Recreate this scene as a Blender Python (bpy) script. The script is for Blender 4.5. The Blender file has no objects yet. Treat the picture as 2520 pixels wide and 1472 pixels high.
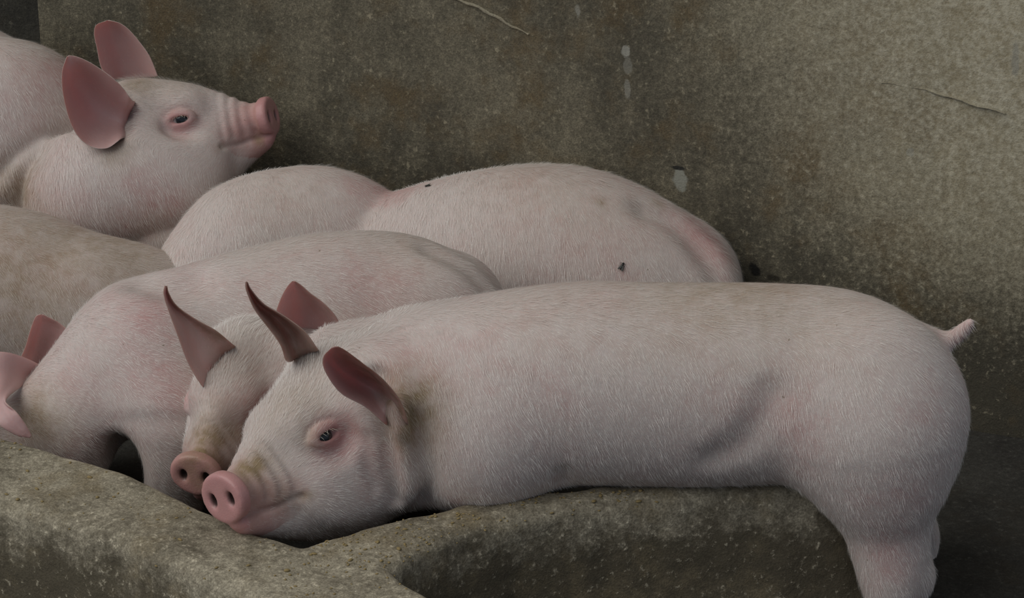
import bpy, math, os
import numpy as np
from mathutils import Vector, Matrix
from mathutils.bvhtree import BVHTree

VS = 1.0
sc = bpy.context.scene
col = sc.collection

# ------------------------------------------------------------------ camera
PITCH = math.radians(22.0)
FPX = 6249.0                                   # focal length in pixels of the 2520 px frame
RT = np.array([1.0, 0, 0])
FW = np.array([0, math.cos(PITCH), -math.sin(PITCH)])
UP = np.array([0, math.sin(PITCH), math.cos(PITCH)])
CAM = np.array([0, 0, .345]) - 3.6 * (FW - UP * 219 / FPX)
cam = bpy.data.cameras.new('camera'); cam.sensor_width = 36.0
cam.lens = FPX / 2520 * 36.0
co = bpy.data.objects.new('camera', cam); col.objects.link(co)
co.location = CAM; co.rotation_euler = (math.pi / 2 - PITCH, 0, 0)
sc.camera = co

# ------------------------------------------------------------------ light
w = bpy.data.worlds.new('world'); sc.world = w; w.use_nodes = True
nt = w.node_tree; nt.nodes.clear()
out = nt.nodes.new('ShaderNodeOutputWorld'); bg = nt.nodes.new('ShaderNodeBackground')
tc = nt.nodes.new('ShaderNodeTexCoord'); sep = nt.nodes.new('ShaderNodeSeparateXYZ')
rmp = nt.nodes.new('ShaderNodeValToRGB')
rmp.color_ramp.elements[0].position = .42; rmp.color_ramp.elements[0].color = (.10, .105, .12, 1)
rmp.color_ramp.elements[1].position = 1.0; rmp.color_ramp.elements[1].color = (.64, .63, .58, 1)
e = rmp.color_ramp.elements.new(.56); e.color = (.66, .77, .96, 1)
mr = nt.nodes.new('ShaderNodeMapRange'); mr.inputs[1].default_value = -1; mr.inputs[2].default_value = 1
nt.links.new(tc.outputs['Generated'], sep.inputs[0]); nt.links.new(sep.outputs[2], mr.inputs[0])
nt.links.new(mr.outputs[0], rmp.inputs[0]); nt.links.new(rmp.outputs[0], bg.inputs[0])
nt.links.new(bg.outputs[0], out.inputs[0]); bg.inputs[1].default_value = .36

sun = bpy.data.lights.new('daylight', 'SUN'); sun.energy = 1.5; sun.angle = math.radians(60)
sun.color = (1.0, .98, .94)
so = bpy.data.objects.new('daylight', sun); col.objects.link(so)
so.rotation_euler = Vector((-.75, -.34, .88)).to_track_quat('Z', 'Y').to_euler()

sc.view_settings.view_transform = 'Standard'; sc.view_settings.look = 'None'
sc.view_settings.gamma = 1.0; sc.view_settings.use_curve_mapping = False
sc.view_settings.exposure = 0.0
try:
    sc.cycles_curves.shape = 'RIBBONS'
except Exception:
    pass

# ------------------------------------------------------------------ helpers
def P(px, py, y):
    """world point seen at photo pixel (px,py) in the upright plane at depth y"""
    d = FW + RT * ((px - 1260) / FPX) + UP * ((736 - py) / FPX)
    return CAM + d * ((y - CAM[1]) / d[1])

def PZ(px, py, z):
    d = FW + RT * ((px - 1260) / FPX) + UP * ((736 - py) / FPX)
    return CAM + d * ((z - CAM[2]) / d[2])

def tag(o, label=None, cat=None, group=None, kind=None):
    if label: o['label'] = label
    if cat: o['category'] = cat
    if group: o['group'] = group
    if kind: o['kind'] = kind
    return o

def link_mesh(name, V, F, mats, parent=None, smooth=True):
    me = bpy.data.meshes.new(name)
    V = np.asarray(V, dtype=np.float32)
    if isinstance(F, np.ndarray):
        n = F.shape[1]
        me.vertices.add(len(V)); me.vertices.foreach_set('co', V.ravel())
        me.loops.add(F.size); me.loops.foreach_set('vertex_index', F.astype(np.int32).ravel())
        me.polygons.add(len(F)); me.polygons.foreach_set('loop_start', np.arange(0, F.size, n, dtype=np.int32))
        me.update(calc_edges=True); me.validate()
    else:
        me.from_pydata([tuple(map(float, v)) for v in V], [], [tuple(map(int, f)) for f in F]); me.update()
    if smooth:
        me.polygons.foreach_set('use_smooth', np.ones(len(me.polygons), dtype=bool))
    for m in (mats if isinstance(mats, (list, tuple)) else [mats]):
        me.materials.append(m)
    o = bpy.data.objects.new(name, me); col.objects.link(o)
    if parent:
        o.parent = parent
        o.matrix_parent_inverse = Matrix.Translation(-Vector(parent.location))
    return o

def empty(name, loc):
    o = bpy.data.objects.new(name, None); o.empty_display_size = .1
    col.objects.link(o); o.location = loc
    return o

def catmull(A, n):
    A = np.asarray(A, float); m = len(A)
    t = np.linspace(0, m - 1, n); i = np.minimum(t.astype(int), m - 2); f = (t - i)[:, None]
    p1 = A[i]; p2 = A[i + 1]
    p0 = np.where((i > 0)[:, None], A[np.maximum(i - 1, 0)], 2 * p1 - p2)
    p3 = np.where((i < m - 2)[:, None], A[np.minimum(i + 2, m - 1)], 2 * p2 - p1)
    return .5 * (2 * p1 + (p2 - p0) * f + (2 * p0 - 5 * p1 + 4 * p2 - p3) * f ** 2 + (3 * p1 - p0 - 3 * p2 + p3) * f ** 3)

# ------------------------------------------------------------------ implicit modelling
F32 = np.float32
def smin(a, b, k):
    if k <= 0: return np.minimum(a, b)
    h = np.maximum(k - np.abs(a - b), 0) / k
    return np.minimum(a, b) - h * h * k * .25
def ssub(a, b, k):                              # a minus b
    return -smin(-a, b, k)

def ell(c, r, R=None):
    c = np.asarray(c, F32); r = np.asarray(r, F32)
    if r.ndim == 0: r = np.full(3, r, F32)
    M = None if R is None else np.asarray(R, F32)   # rows = the ellipsoid's axes
    def f(p):
        q = p - c
        if M is not None: q = q @ M.T
        k0 = np.sqrt(((q / r) ** 2).sum(1)); k1 = np.sqrt(((q / (r * r)) ** 2).sum(1))
        return k0 * (k0 - 1) / np.maximum(k1, 1e-6)
    return f

def chain(pts, rad, n=None, lat=1.0, ax=(0, 1, 0)):
    pts = np.asarray(pts, float); rad = np.asarray(rad, float)
    n = n or (len(pts) - 1) * 5 + 1
    if len(pts) == 2: n = 2
    C = catmull(np.c_[pts, rad], n)
    ax = np.asarray(ax, float); ax = ax / np.linalg.norm(ax)
    M = (np.eye(3) + (1 / lat - 1) * np.outer(ax, ax)).astype(F32)
    Q = (C[:, :3] @ M.T).astype(F32); Rr = C[:, 3].astype(F32)
    def f(p):
        q = p @ M.T if lat != 1 else p
        best = None
        for i in range(len(Q) - 1):
            a, b = Q[i], Q[i + 1]; ab = b - a; L = float(ab @ ab) + 1e-12
            w_ = q - a
            t = np.clip((w_ @ ab) / L, 0, 1)
            d = np.sqrt(((w_ - t[:, None] * ab) ** 2).sum(1)) - (Rr[i] + t * (Rr[i + 1] - Rr[i]))
            best = d if best is None else np.minimum(best, d)
        return best * (min(lat, 1.0) if lat < 1 else 1.0)
    return f

def group(items):
    """items: (op, fn, k) with op 'u' or 's'"""
    def f(p):
        d = None
        for op, fn, k in items:
            e_ = fn(p)
            if d is None: d = e_
            elif op == 'u': d = smin(d, e_, k)
            elif op == 's': d = ssub(d, e_, k)
            elif op == 'd': d = d + e_
        return d
    return f

def polygonise(fn, lo, hi, vox, smooth_it=2, keepw=None):
    vox = vox * VS
    lo = np.asarray(lo, float); hi = np.asarray(hi, float)
    B = 8
    nb = np.ceil((hi - lo) / vox / B).astype(int) + 1
    n = nb * B
    bi = np.stack(np.meshgrid(*[np.arange(k) for k in nb], indexing='ij'), -1).reshape(-1, 3)
    bc = (lo + (bi * B + (B - 1) / 2) * vox).astype(F32)
    bd = fn(bc)
    act = np.abs(bd) < B * vox * 1.75
    D = np.repeat(np.repeat(np.repeat(np.where(bd < 0, -1, 1).astype(F32).reshape(nb), B, 0), B, 1), B, 2)
    off = np.stack(np.meshgrid(*[np.arange(B)] * 3, indexing='ij'), -1).reshape(-1, 3)
    ids = bi[act]
    for s in range(0, len(ids), 400):
        idx = (ids[s:s + 400, None, :] * B + off[None]).reshape(-1, 3)
        D[idx[:, 0], idx[:, 1], idx[:, 2]] = fn((lo + idx * vox).astype(F32))
    D[0] = D[-1] = 1; D[:, 0] = D[:, -1] = 1; D[:, :, 0] = D[:, :, -1] = 1
    ins = D < 0
    cnt = np.zeros(np.array(D.shape) - 1, np.int8)
    for dx in (0, 1):
        for dy in (0, 1):
            for dz in (0, 1):
                cnt += ins[dx:D.shape[0] - 1 + dx, dy:D.shape[1] - 1 + dy, dz:D.shape[2] - 1 + dz]
    cells = np.argwhere((cnt > 0) & (cnt < 8))
    vid = np.full(cnt.shape, -1, np.int32); vid[cells[:, 0], cells[:, 1], cells[:, 2]] = np.arange(len(cells))
    cor = {}
    for c in [(a, b, d) for a in (0, 1) for b in (0, 1) for d in (0, 1)]:
        cor[c] = D[cells[:, 0] + c[0], cells[:, 1] + c[1], cells[:, 2] + c[2]]
    acc = np.zeros((len(cells), 3)); num = np.zeros(len(cells))
    for c in cor:
        for a in range(3):
            if c[a] == 0:
                c2 = list(c); c2[a] = 1; c2 = tuple(c2)
                d0, d1 = cor[c], cor[c2]; m = (d0 < 0) != (d1 < 0)
                t = np.where(m, d0 / np.where(m, d0 - d1, 1), 0)
                pt = np.tile(np.array(c, float), (len(cells), 1)); pt[:, a] = t
                acc[m] += pt[m]; num[m] += 1
    V = lo + (cells + acc / num[:, None]) * vox
    quads = []
    for a in range(3):
        b, c = (a + 1) % 3, (a + 2) % 3
        s0 = [slice(None)] * 3; s1 = [slice(None)] * 3
        s0[a] = slice(0, -1); s1[a] = slice(1, None)
        i0 = ins[tuple(s0)]; i1 = ins[tuple(s1)]
        E = np.argwhere(i0 != i1)
        ok = (E[:, b] > 0) & (E[:, c] > 0) & (E[:, b] < cnt.shape[b]) & (E[:, c] < cnt.shape[c])
        E = E[ok]
        flip = ~i0[E[:, 0], E[:, 1], E[:, 2]]
        def g(db, dc):
            q = E.copy(); q[:, b] += db; q[:, c] += dc
            return vid[q[:, 0], q[:, 1], q[:, 2]]
        q = np.stack([g(-1, -1), g(0, -1), g(0, 0), g(-1, 0)], 1)
        q[flip] = q[flip][:, ::-1]
        quads.append(q)
    Q = np.concatenate(quads)
    Q = Q[(Q >= 0).all(1)]
    # keep the largest island only
    e = np.concatenate([Q[:, [0, 1]], Q[:, [1, 2]], Q[:, [2, 3]], Q[:, [3, 0]]])
    lab = np.arange(len(V))
    while True:
        m = np.minimum(lab[e[:, 0]], lab[e[:, 1]]); old = lab.copy()
        np.minimum.at(lab, e[:, 0], m); np.minimum.at(lab, e[:, 1], m)
        lab = lab[lab]
        if (lab == old).all(): break
    big = np.bincount(lab).argmax(); keep = lab == big
    rem = np.cumsum(keep) - 1; V = V[keep]; Q = rem[Q[keep[Q].all(1)]]
    e = np.concatenate([Q[:, [0, 1]], Q[:, [1, 2]], Q[:, [2, 3]], Q[:, [3, 0]]])
    deg = np.bincount(e[:, 0], minlength=len(V)) + np.bincount(e[:, 1], minlength=len(V))
    for _ in range(smooth_it):
        S = np.stack([np.bincount(e[:, 0], V[e[:, 1], k], len(V)) + np.bincount(e[:, 1], V[e[:, 0], k], len(V)) for k in range(3)], 1)
        V = V * .5 + .5 * S / deg[:, None] if keepw is None else V + (S / deg[:, None] - V) * .5 * (keepw(V) if _ >= 2 else 1)
    return V, Q

def vnormals(V, Q):
    n = np.cross(V[Q[:, 2]] - V[Q[:, 0]], V[Q[:, 3]] - V[Q[:, 1]])
    N = np.stack([sum(np.bincount(Q[:, j], n[:, k], len(V)) for j in range(4)) for k in range(3)], 1)
    return N / np.maximum(np.linalg.norm(N, axis=1), 1e-12)[:, None]

def attr(o, name, data, typ='FLOAT'):
    a = o.data.attributes.new(name, typ, 'POINT')
    a.data.foreach_set('vector' if typ == 'FLOAT_VECTOR' else 'value', np.asarray(data, F32).ravel())

# ------------------------------------------------------------------ materials
def new_mat(name):
    m = bpy.data.materials.new(name); m.use_nodes = True
    t = m.node_tree; b = t.nodes['Principled BSDF']
    return m, t, b
def N(t, typ, **kw):
    n = t.nodes.new(typ)
    for k, v in kw.items():
        if k.startswith('i_'):
            n.inputs[int(k[2:])].default_value = v
        else:
            setattr(n, k, v)
    return n
def noise(t, scale, detail=4, rough=.6, vec=None):
    n = N(t, 'ShaderNodeTexNoise'); n.inputs['Scale'].default_value = scale
    n.inputs['Detail'].default_value = detail; n.inputs['Roughness'].default_value = rough
    if vec is not None: t.links.new(vec, n.inputs['Vector'])
    return n.outputs[0]
def ramp(t, src, a, b, ca=0.0, cb=1.0):
    r = N(t, 'ShaderNodeMapRange'); r.interpolation_type = 'SMOOTHSTEP'
    for i, v in ((1, a), (2, b), (3, ca), (4, cb)): r.inputs[i].default_value = v
    t.links.new(src, r.inputs[0]); return r.outputs[0]
def mix(t, fac, a, b, mode='MIX'):
    m = N(t, 'ShaderNodeMix', data_type='RGBA', blend_type=mode)
    for s, v in ((0, fac), (6, a), (7, b)):
        if isinstance(v, (tuple, list)): m.inputs[s].default_value = (*v, 1) if len(v) == 3 else v
        elif isinstance(v, (int, float)): m.inputs[s].default_value = v
        else: t.links.new(v, m.inputs[s])
    return m.outputs[2]
def math_(t, op, a, b=None):
    m = N(t, 'ShaderNodeMath', operation=op)
    for i, v in enumerate((a, b)):
        if v is None: continue
        if isinstance(v, (int, float)): m.inputs[i].default_value = v
        else: t.links.new(v, m.inputs[i])
    return m.outputs[0]
def at(t, name):
    return N(t, 'ShaderNodeAttribute', attribute_name=name).outputs['Fac']

def skin_material(name, pale=(.66, .565, .525), pink=(.57, .295, .285), soil=(.30, .215, .12)):
    m, t, b = new_mat(name)
    pos = N(t, 'ShaderNodeNewGeometry').outputs['Position']
    big = noise(t, 9, 3, .6, pos); mid = noise(t, 38, 4, .65, pos); fine = noise(t, 260, 3, .6, pos)
    bl = math_(t, 'ADD', at(t, 'blush'), math_(t, 'MULTIPLY', math_(t, 'SUBTRACT', big, .5), 1.15))
    bl = math_(t, 'ADD', bl, math_(t, 'MULTIPLY', math_(t, 'SUBTRACT', mid, .5), .75))
    bl = ramp(t, bl, -.1, 1.0)
    c = mix(t, bl, pale, pink)
    di = math_(t, 'MULTIPLY', at(t, 'soil'), ramp(t, mid, .25, .7, .45, 1.15))
    c = mix(t, di, c, soil)
    sp = ramp(t, noise(t, 95, 2, .5, pos), .765, .80)
    c = mix(t, math_(t, 'MULTIPLY', sp, .75), c, (.16, .105, .045))
    c = mix(t, .5, c, mix(t, fine, (.78, .78, .78), (1, 1, 1)), 'MULTIPLY')
    c = mix(t, at(t, 'dark'), c, (.035, .028, .024))
    t.links.new(c, b.inputs['Base Color'])
    t.links.new(ramp(t, at(t, 'wet'), 0, 1, .62, .28), b.inputs['Roughness'])
    b.inputs['Specular IOR Level'].default_value = .35
    b.inputs['Subsurface Weight'].default_value = .18
    b.inputs['Subsurface Radius'].default_value = (.010, .004, .003)
    b.inputs['Subsurface Scale'].default_value = 1.0
    bp = N(t, 'ShaderNodeBump'); bp.inputs['Strength'].default_value = .25; bp.inputs['Distance'].default_value = .0015
    t.links.new(noise(t, 420, 2, .5, pos), bp.inputs['Height']); t.links.new(bp.outputs[0], b.inputs['Normal'])
    return m
SKIN = skin_material('pig_skin')

def ear_material():
    m, t, b = new_mat('ear_skin')
    pos = N(t, 'ShaderNodeNewGeometry').outputs['Position']
    inn = at(t, 'inside')
    mid = noise(t, 45, 4, .6, pos)
    c = mix(t, inn, (.54, .415, .37), (.60, .385, .37))
    c = mix(t, math_(t, 'MULTIPLY', at(t, 'soil'), ramp(t, mid, .25, .75, .4, 1.1)), c, (.22, .14, .085))
    c = mix(t, .5, c, mix(t, mid, (.75, .72, .72), (1, 1, 1)), 'MULTIPLY')
    t.links.new(c, b.inputs['Base Color'])
    b.inputs['Roughness'].default_value = .5
    b.inputs['Subsurface Weight'].default_value = .35
    b.inputs['Subsurface Radius'].default_value = (.012, .004, .003); b.inputs['Subsurface Scale'].default_value = 1.0
    bp = N(t, 'ShaderNodeBump'); bp.inputs['Strength'].default_value = .2; bp.inputs['Distance'].default_value = .002
    t.links.new(noise(t, 150, 3, .5, pos), bp.inputs['Height']); t.links.new(bp.outputs[0], b.inputs['Normal'])
    return m
EAR = ear_material()

def hair_material():
    m, t, b = new_mat('pig_bristle')
    pos = N(t, 'ShaderNodeNewGeometry').outputs['Position']
    c = mix(t, at(t, 'hair_tone'), (.72, .65, .60), (.90, .87, .83))
    c = mix(t, math_(t, 'MULTIPLY', at(t, 'blush'), .55), c, (.70, .50, .47))
    c = mix(t, math_(t, 'MULTIPLY', at(t, 'soil'), .8), c, (.42, .32, .19))
    t.links.new(c, b.inputs['Base Color'])
    b.inputs['Roughness'].default_value = .45
    b.inputs['Specular IOR Level'].default_value = .4
    return m
HAIR = hair_material()

def plain(name, colr, rough=.5, spec=.5):
    m, t, b = new_mat(name)
    pos = N(t, 'ShaderNodeTexCoord').outputs['Object']
    n = noise(t, 400, 3, .5, pos)
    t.links.new(mix(t, n, tuple(x * .7 for x in colr), tuple(min(x * 1.25, 1) for x in colr)), b.inputs['Base Color'])
    b.inputs['Roughness'].default_value = rough; b.inputs['Specular IOR Level'].default_value = spec
    return m
LASH = plain('white_lash', (.58, .53, .44), .5)

def eye_material():
    m, t, b = new_mat('pig_eye')
    a = at(t, 'pupil')
    c = mix(t, ramp(t, a, .62, .70), (.012, .014, .017), (.20, .19, .19))
    c = mix(t, ramp(t, a, .74, .86), c, (.40, .36, .36))
    t.links.new(c, b.inputs['Base Color']); b.inputs['Roughness'].default_value = .12
    return m
EYE = eye_material()

def concrete(name, light, dark, brown, spots=(), lit_patch=None, lowdark=None, sc_=1.0, bump=1.0, streak=True, chip=.45):
    return _concrete(name, light, dark, brown, spots, lit_patch, lowdark, sc_, bump, streak, chip)
def _concrete(name, light, dark, brown, spots, lit_patch, lowdark, sc_, bump, streak, chip):
    m, t, b = new_mat(name)
    pos = N(t, 'ShaderNodeNewGeometry').outputs['Position']
    big = noise(t, 3.2 * sc_, 5, .62, pos); mid = noise(t, 17 * sc_, 5, .65, pos); fine = noise(t, 105, 5, .7, pos)
    gr = noise(t, 330, 3, .6, pos)
    # streaks that run down the face
    mp = N(t, 'ShaderNodeMapping'); mp.inputs['Scale'].default_value = (26, 26, 2.5); t.links.new(pos, mp.inputs[0])
    st = noise(t, 1.0, 4, .6, mp.outputs[0])
    f = math_(t, 'ADD', math_(t, 'MULTIPLY', big, .75), math_(t, 'MULTIPLY', mid, .5))
    if streak: f = math_(t, 'ADD', f, math_(t, 'MULTIPLY', math_(t, 'SUBTRACT', st, .5), .35))
    f = math_(t, 'ADD', f, math_(t, 'MULTIPLY', math_(t, 'SUBTRACT', fine, .5), .75))
    if lit_patch:  # brighter light on one area, mixed into the surface colour
        (cx, cy, cz), rad, amt = lit_patch
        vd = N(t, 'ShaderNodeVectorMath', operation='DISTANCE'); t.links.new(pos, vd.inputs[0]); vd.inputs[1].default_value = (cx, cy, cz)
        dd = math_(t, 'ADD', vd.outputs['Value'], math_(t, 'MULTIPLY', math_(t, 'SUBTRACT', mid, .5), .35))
        f = math_(t, 'ADD', f, ramp(t, dd, rad, rad * .12, 0, amt)); lit_mask = ramp(t, math_(t, 'SUBTRACT', dd, math_(t, 'MULTIPLY', math_(t, 'SUBTRACT', fine, .5), .55)), rad * .85, rad * .1, 0, .85)
    if lowdark:  # darker toward the bottom: shade painted in along with damp
        sp_ = N(t, 'ShaderNodeSeparateXYZ'); t.links.new(pos, sp_.inputs[0])
        zz = math_(t, 'ADD', sp_.outputs[2], math_(t, 'MULTIPLY', math_(t, 'SUBTRACT', mid, .5), lowdark[3]))
        f = math_(t, 'SUBTRACT', f, ramp(t, zz, lowdark[1], lowdark[0], 0, lowdark[2]))
    c = mix(t, ramp(t, f, .30, 1.05), dark, light)
    c = mix(t, ramp(t, noise(t, 7 * sc_, 4, .7, pos), .48, .72, 0, .75), c, brown)
    c = mix(t, ramp(t, fine, .57, .70, 0, .6), c, tuple(min(1, x * 1.35) for x in light))      # pale sandy specks
    c = mix(t, ramp(t, gr, .35, .62, .45, 0), c, tuple(x * .55 for x in dark))                       # dark pores
    if lit_patch: c = mix(t, lit_mask, c, mix(t, ramp(t, math_(t, 'ADD', fine, math_(t, 'MULTIPLY', mid, .5)), .5, 1.0), (.34, .285, .18), (.62, .57, .43)))
    chips = ramp(t, noise(t, 46, 2, .5, pos), .71, .77, 0, chip)
    c = mix(t, chips, c, tuple(min(1, x * 1.7) for x in light))
    h = math_(t, 'ADD', math_(t, 'MULTIPLY', mid, .6), math_(t, 'MULTIPLY', fine, .5))
    h = math_(t, 'ADD', h, math_(t, 'MULTIPLY', gr, .25))
    for (cx, cy, cz), rx, rz, colr, amt in spots:
        sb = N(t, 'ShaderNodeVectorMath', operation='SUBTRACT'); t.links.new(pos, sb.inputs[0]); sb.inputs[1].default_value = (cx, cy, cz)
        ml = N(t, 'ShaderNodeVectorMath', operation='MULTIPLY'); t.links.new(sb.outputs[0], ml.inputs[0]); ml.inputs[1].default_value = (1 / rx, 1 / rx, 1 / rz)
        ln = N(t, 'ShaderNodeVectorMath', operation='LENGTH'); t.links.new(ml.outputs[0], ln.inputs[0])
        dd = math_(t, 'ADD', ln.outputs['Value'], math_(t, 'MULTIPLY', math_(t, 'SUBTRACT', noise(t, 60, 3, .6, pos), .5), 1.6))
        c = mix(t, ramp(t, dd, 1.15, .7, 0, amt), c, colr)
    t.links.new(c, b.inputs['Base Color']); b.inputs['Roughness'].default_value = .82
    b.inputs['Specular IOR Level'].default_value = .25
    bp = N(t, 'ShaderNodeBump'); bp.inputs['Strength'].default_value = .55 * bump; bp.inputs['Distance'].default_value = .006
    t.links.new(h, bp.inputs['Height']); t.links.new(bp.outputs[0], b.inputs['Normal'])
    return m

# ------------------------------------------------------------------ setting
WA, WS = .955, -.45                             # back wall face: y = WA + WS*x
def wall_pt(px, py):
    d = FW + RT * ((px - 1260) / FPX) + UP * ((736 - py) / FPX)
    t = (WA + WS * CAM[0] - CAM[1]) / (d[1] - WS * d[0])
    return CAM + d * t
wn = np.array([WS, -1, 0]); wn = wn / np.linalg.norm(wn)        # wall normal, towards the pen
wd = np.array([1, WS, 0]); wd = wd / np.linalg.norm(wd)

def box_from(p0, p1, zlo, zhi, thick, name, mat, nx=24):
    """upright slab whose front face runs p0->p1, with a slightly wavy plastered face"""
    V = []; Fs = []
    nz = 16
    for j in range(nz + 1):
        for i in range(nx + 1):
            a = i / nx; q = p0 * (1 - a) + p1 * a
            wv = .003 * math.sin(i * 1.7 + j * .6) + .003 * math.sin(j * 1.3 - i * .5)
            if i in (0, nx) or j in (0, nz): wv = 0
            q = q + wn * wv; V.append((q[0], q[1], zlo + (zhi - zlo) * j / nz))
    n1 = len(V)
    for j in (0, nz):
        for i in (0, nx):
            a = i / nx; q = p0 * (1 - a) + p1 * a - wn * thick
            V.append((q[0], q[1], zlo + (zhi - zlo) * j / nz))
    for j in range(nz):
        for i in range(nx):
            k = j * (nx + 1) + i
            Fs.append((k, k + 1, k + nx + 2, k + nx + 1))
    bl, br, tl, tr = n1, n1 + 1, n1 + 2, n1 + 3
    top = [nz * (nx + 1) + i for i in range(nx + 1)]; bot = list(range(nx + 1))
    lef = [j * (nx + 1) for j in range(nz + 1)]; rig = [j * (nx + 1) + nx for j in range(nz + 1)]
    Fs += [(br, bl, tl, tr), tuple(top) + (tr, tl), tuple(reversed(bot)) + (bl, br), tuple(lef[::-1])[::-1] + (tl, bl), tuple(rig[::-1]) + (br, tr)]
    o = link_mesh(name, V, Fs, mat, smooth=False)
    return o

pale = (.33, .32, .27)
spots = [(tuple(wall_pt(1540, 128)), .008, .012, pale, .9), (tuple(wall_pt(1546, 160)), .009, .02, pale, .35),
         (tuple(wall_pt(1544, 222)), .006, .018, pale, .5), (tuple(wall_pt(1672, 445)), .014, .022, (.30, .30, .25), .95),
         (tuple(wall_pt(1668, 414)), .016, .004, (.02, .02, .018), .9), (tuple(wall_pt(1860, 665)), .012, .012, (.012, .011, .01), .95),
         (tuple(wall_pt(1905, 682)), .014, .006, (.03, .025, .018), .8), (tuple(wall_pt(2498, 150)), .007, .03, pale, .6),
         (tuple(wall_pt(1420, 30)), .007, .012, pale, .6), (tuple(wall_pt(2240, 375)), .007, .008, pale, .5),
         (tuple(wall_pt(1610, 625)), .03, .02, (.035, .03, .024), .5)]
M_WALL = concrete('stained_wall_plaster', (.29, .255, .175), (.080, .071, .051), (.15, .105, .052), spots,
                  lit_patch=(tuple(wall_pt(2600, 30)), .75, .75), lowdark=(.0, .42, .5, .25))  # upper-right light and low shade put into the plaster colour, plus damp
pL = wall_pt(95, 40); pR = wall_pt(3300, 600)
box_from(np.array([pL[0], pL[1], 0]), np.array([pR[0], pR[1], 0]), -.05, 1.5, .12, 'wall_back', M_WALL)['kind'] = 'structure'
q0 = np.array([pL[0], pL[1], 0]) - wn * .125
M_WALL2 = concrete('old_dark_plaster', (.085, .08, .062), (.03, .028, .023), (.05, .04, .028), lowdark=(.0, .5, .3, .25))
box_from(q0 - wd * 1.2, q0 + wd * .3, -.05, 1.5, .12, 'wall_left', M_WALL2)['kind'] = 'structure'

def plaster_ridge(a, b, r):
    V = []; Fs = []; m_ = 14
    A0, B0 = wall_pt(*a), wall_pt(*b); up_ = np.array([0, 0, 1.])
    for i in range(m_ + 1):
        t = i / m_; c = A0 * (1 - t) + B0 * t + up_ * (.004 * math.sin(t * 5) + .0015 * math.sin(t * 23))
        rr = r * (.35 + .65 * math.sin(math.pi * min(max(t, .04), .96))) * (1 + .25 * math.sin(i * 2.3))
        for k in range(6):
            an = math.pi * k / 5; V.append(c + up_ * rr * math.cos(an) + wn * (rr * .3 * math.sin(an) - .004 * (k in (0, 5)) + .0025))
    for i in range(m_):
        for k in range(5): Fs.append((i * 6 + k, i * 6 + k + 1, i * 6 + 7 + k, i * 6 + 6 + k))
    return link_mesh('plaster_ridge', V, Fs, M_RIDGE, bpy.data.objects['wall_back'])
M_RIDGE = concrete('ridge_plaster', (.40, .36, .26), (.26, .23, .165), (.28, .23, .15))
plaster_ridge((1110, -6), (1302, 78), .0026)
plaster_ridge((2170, 203), (2475, 272), .0011)

# floor: a gently uneven slab
M_FLOOR = concrete('wet_floor_concrete', (.075, .072, .062), (.024, .022, .019), (.04, .033, .024), bump=.8, streak=False)
nx, ny = 60, 60
V = [(-2.6 + 5.2 * i / nx, -1.6 + 4.0 * j / ny, -.004 + .004 * math.sin(i * .9) * math.cos(j * .7)) for j in range(ny + 1) for i in range(nx + 1)]
V = [(x, y, min(z, 0)) for x, y, z in V]
Fc = [(j * (nx + 1) + i, j * (nx + 1) + i + 1, (j + 1) * (nx + 1) + i + 1, (j + 1) * (nx + 1) + i) for j in range(ny) for i in range(nx)]
fl = link_mesh('floor', V, Fc, M_FLOOR); fl['kind'] = 'structure'

# low concrete kerb of the trough: a T seen from above
TZ = .2
outl = [(-420, 925), (-200, 1000), (0, 1063), (130, 1100), (260, 1140), (400, 1196), (500, 1243), (600, 1288), (690, 1322), (748, 1334),
        (800, 1322), (870, 1300), (960, 1272), (1060, 1250), (1200, 1222), (1400, 1196), (1700, 1165), (2200, 1130),
        (2230, 1185), (1900, 1204), (1700, 1216), (1500, 1232), (1300, 1262), (1150, 1300), (1040, 1345), (962, 1395), (990, 1425),
        (1060, 1462), (1180, 1515), (1400, 1600), (1150, 1760), (900, 1620), (720, 1530), (560, 1440), (420, 1376), (300, 1325), (160, 1280), (0, 1235), (-200, 1180), (-420, 1110)]
poly = np.array([PZ(x, y, TZ)[:2] for x, y in outl]).astype(F32)
def sd_poly(p):
    d = np.full(len(p), 1e9, F32); ins = np.zeros(len(p), bool)
    n = len(poly)
    for i in range(n):
        a, b = poly[i], poly[(i + 1) % n]
        e_ = b - a; w_ = p - a
        t = np.clip((w_ @ e_) / (e_ @ e_), 0, 1)
        d = np.minimum(d, ((w_ - t[:, None] * e_) ** 2).sum(1))
        c = ((a[1] > p[:, 1]) != (b[1] > p[:, 1]))
        with np.errstate(divide='ignore', invalid='ignore'):
            xx = a[0] + (p[:, 1] - a[1]) * (b[0] - a[0]) / (b[1] - a[1])
        ins ^= c & (p[:, 0] < xx)
    d = np.sqrt(d)
    return np.where(ins, -d, d)
def wob(p, s, seed):
    r = np.random.default_rng(seed); o = np.zeros(len(p), F32)
    for _ in range(7):
        k = r.normal(size=3).astype(F32) * s; o += np.sin(p @ k + F32(r.uniform(0, 6.28)))
    return o / 7
def trough(p):
    RR = .022
    d2 = sd_poly(p[:, :2]) + RR * .5
    dz = p[:, 2] - (TZ - RR)
    # the faces lean out a little toward the floor
    d2 = d2 - np.maximum(TZ - p[:, 2], 0) * .10
    a = np.maximum(d2 + RR * .5, 0); b = np.maximum(dz, 0)
    d = np.sqrt(a * a + b * b) + np.minimum(np.maximum(d2 + RR * .5, dz), 0) - RR
    return d + .006 * wob(p, 28, 1) + .003 * wob(p, 75, 2) + .0016 * wob(p, 190, 3)
V, Q = polygonise(trough, (-1.75, -1.15, -.03), (.75, .65, .25), .0065, 1)
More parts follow.
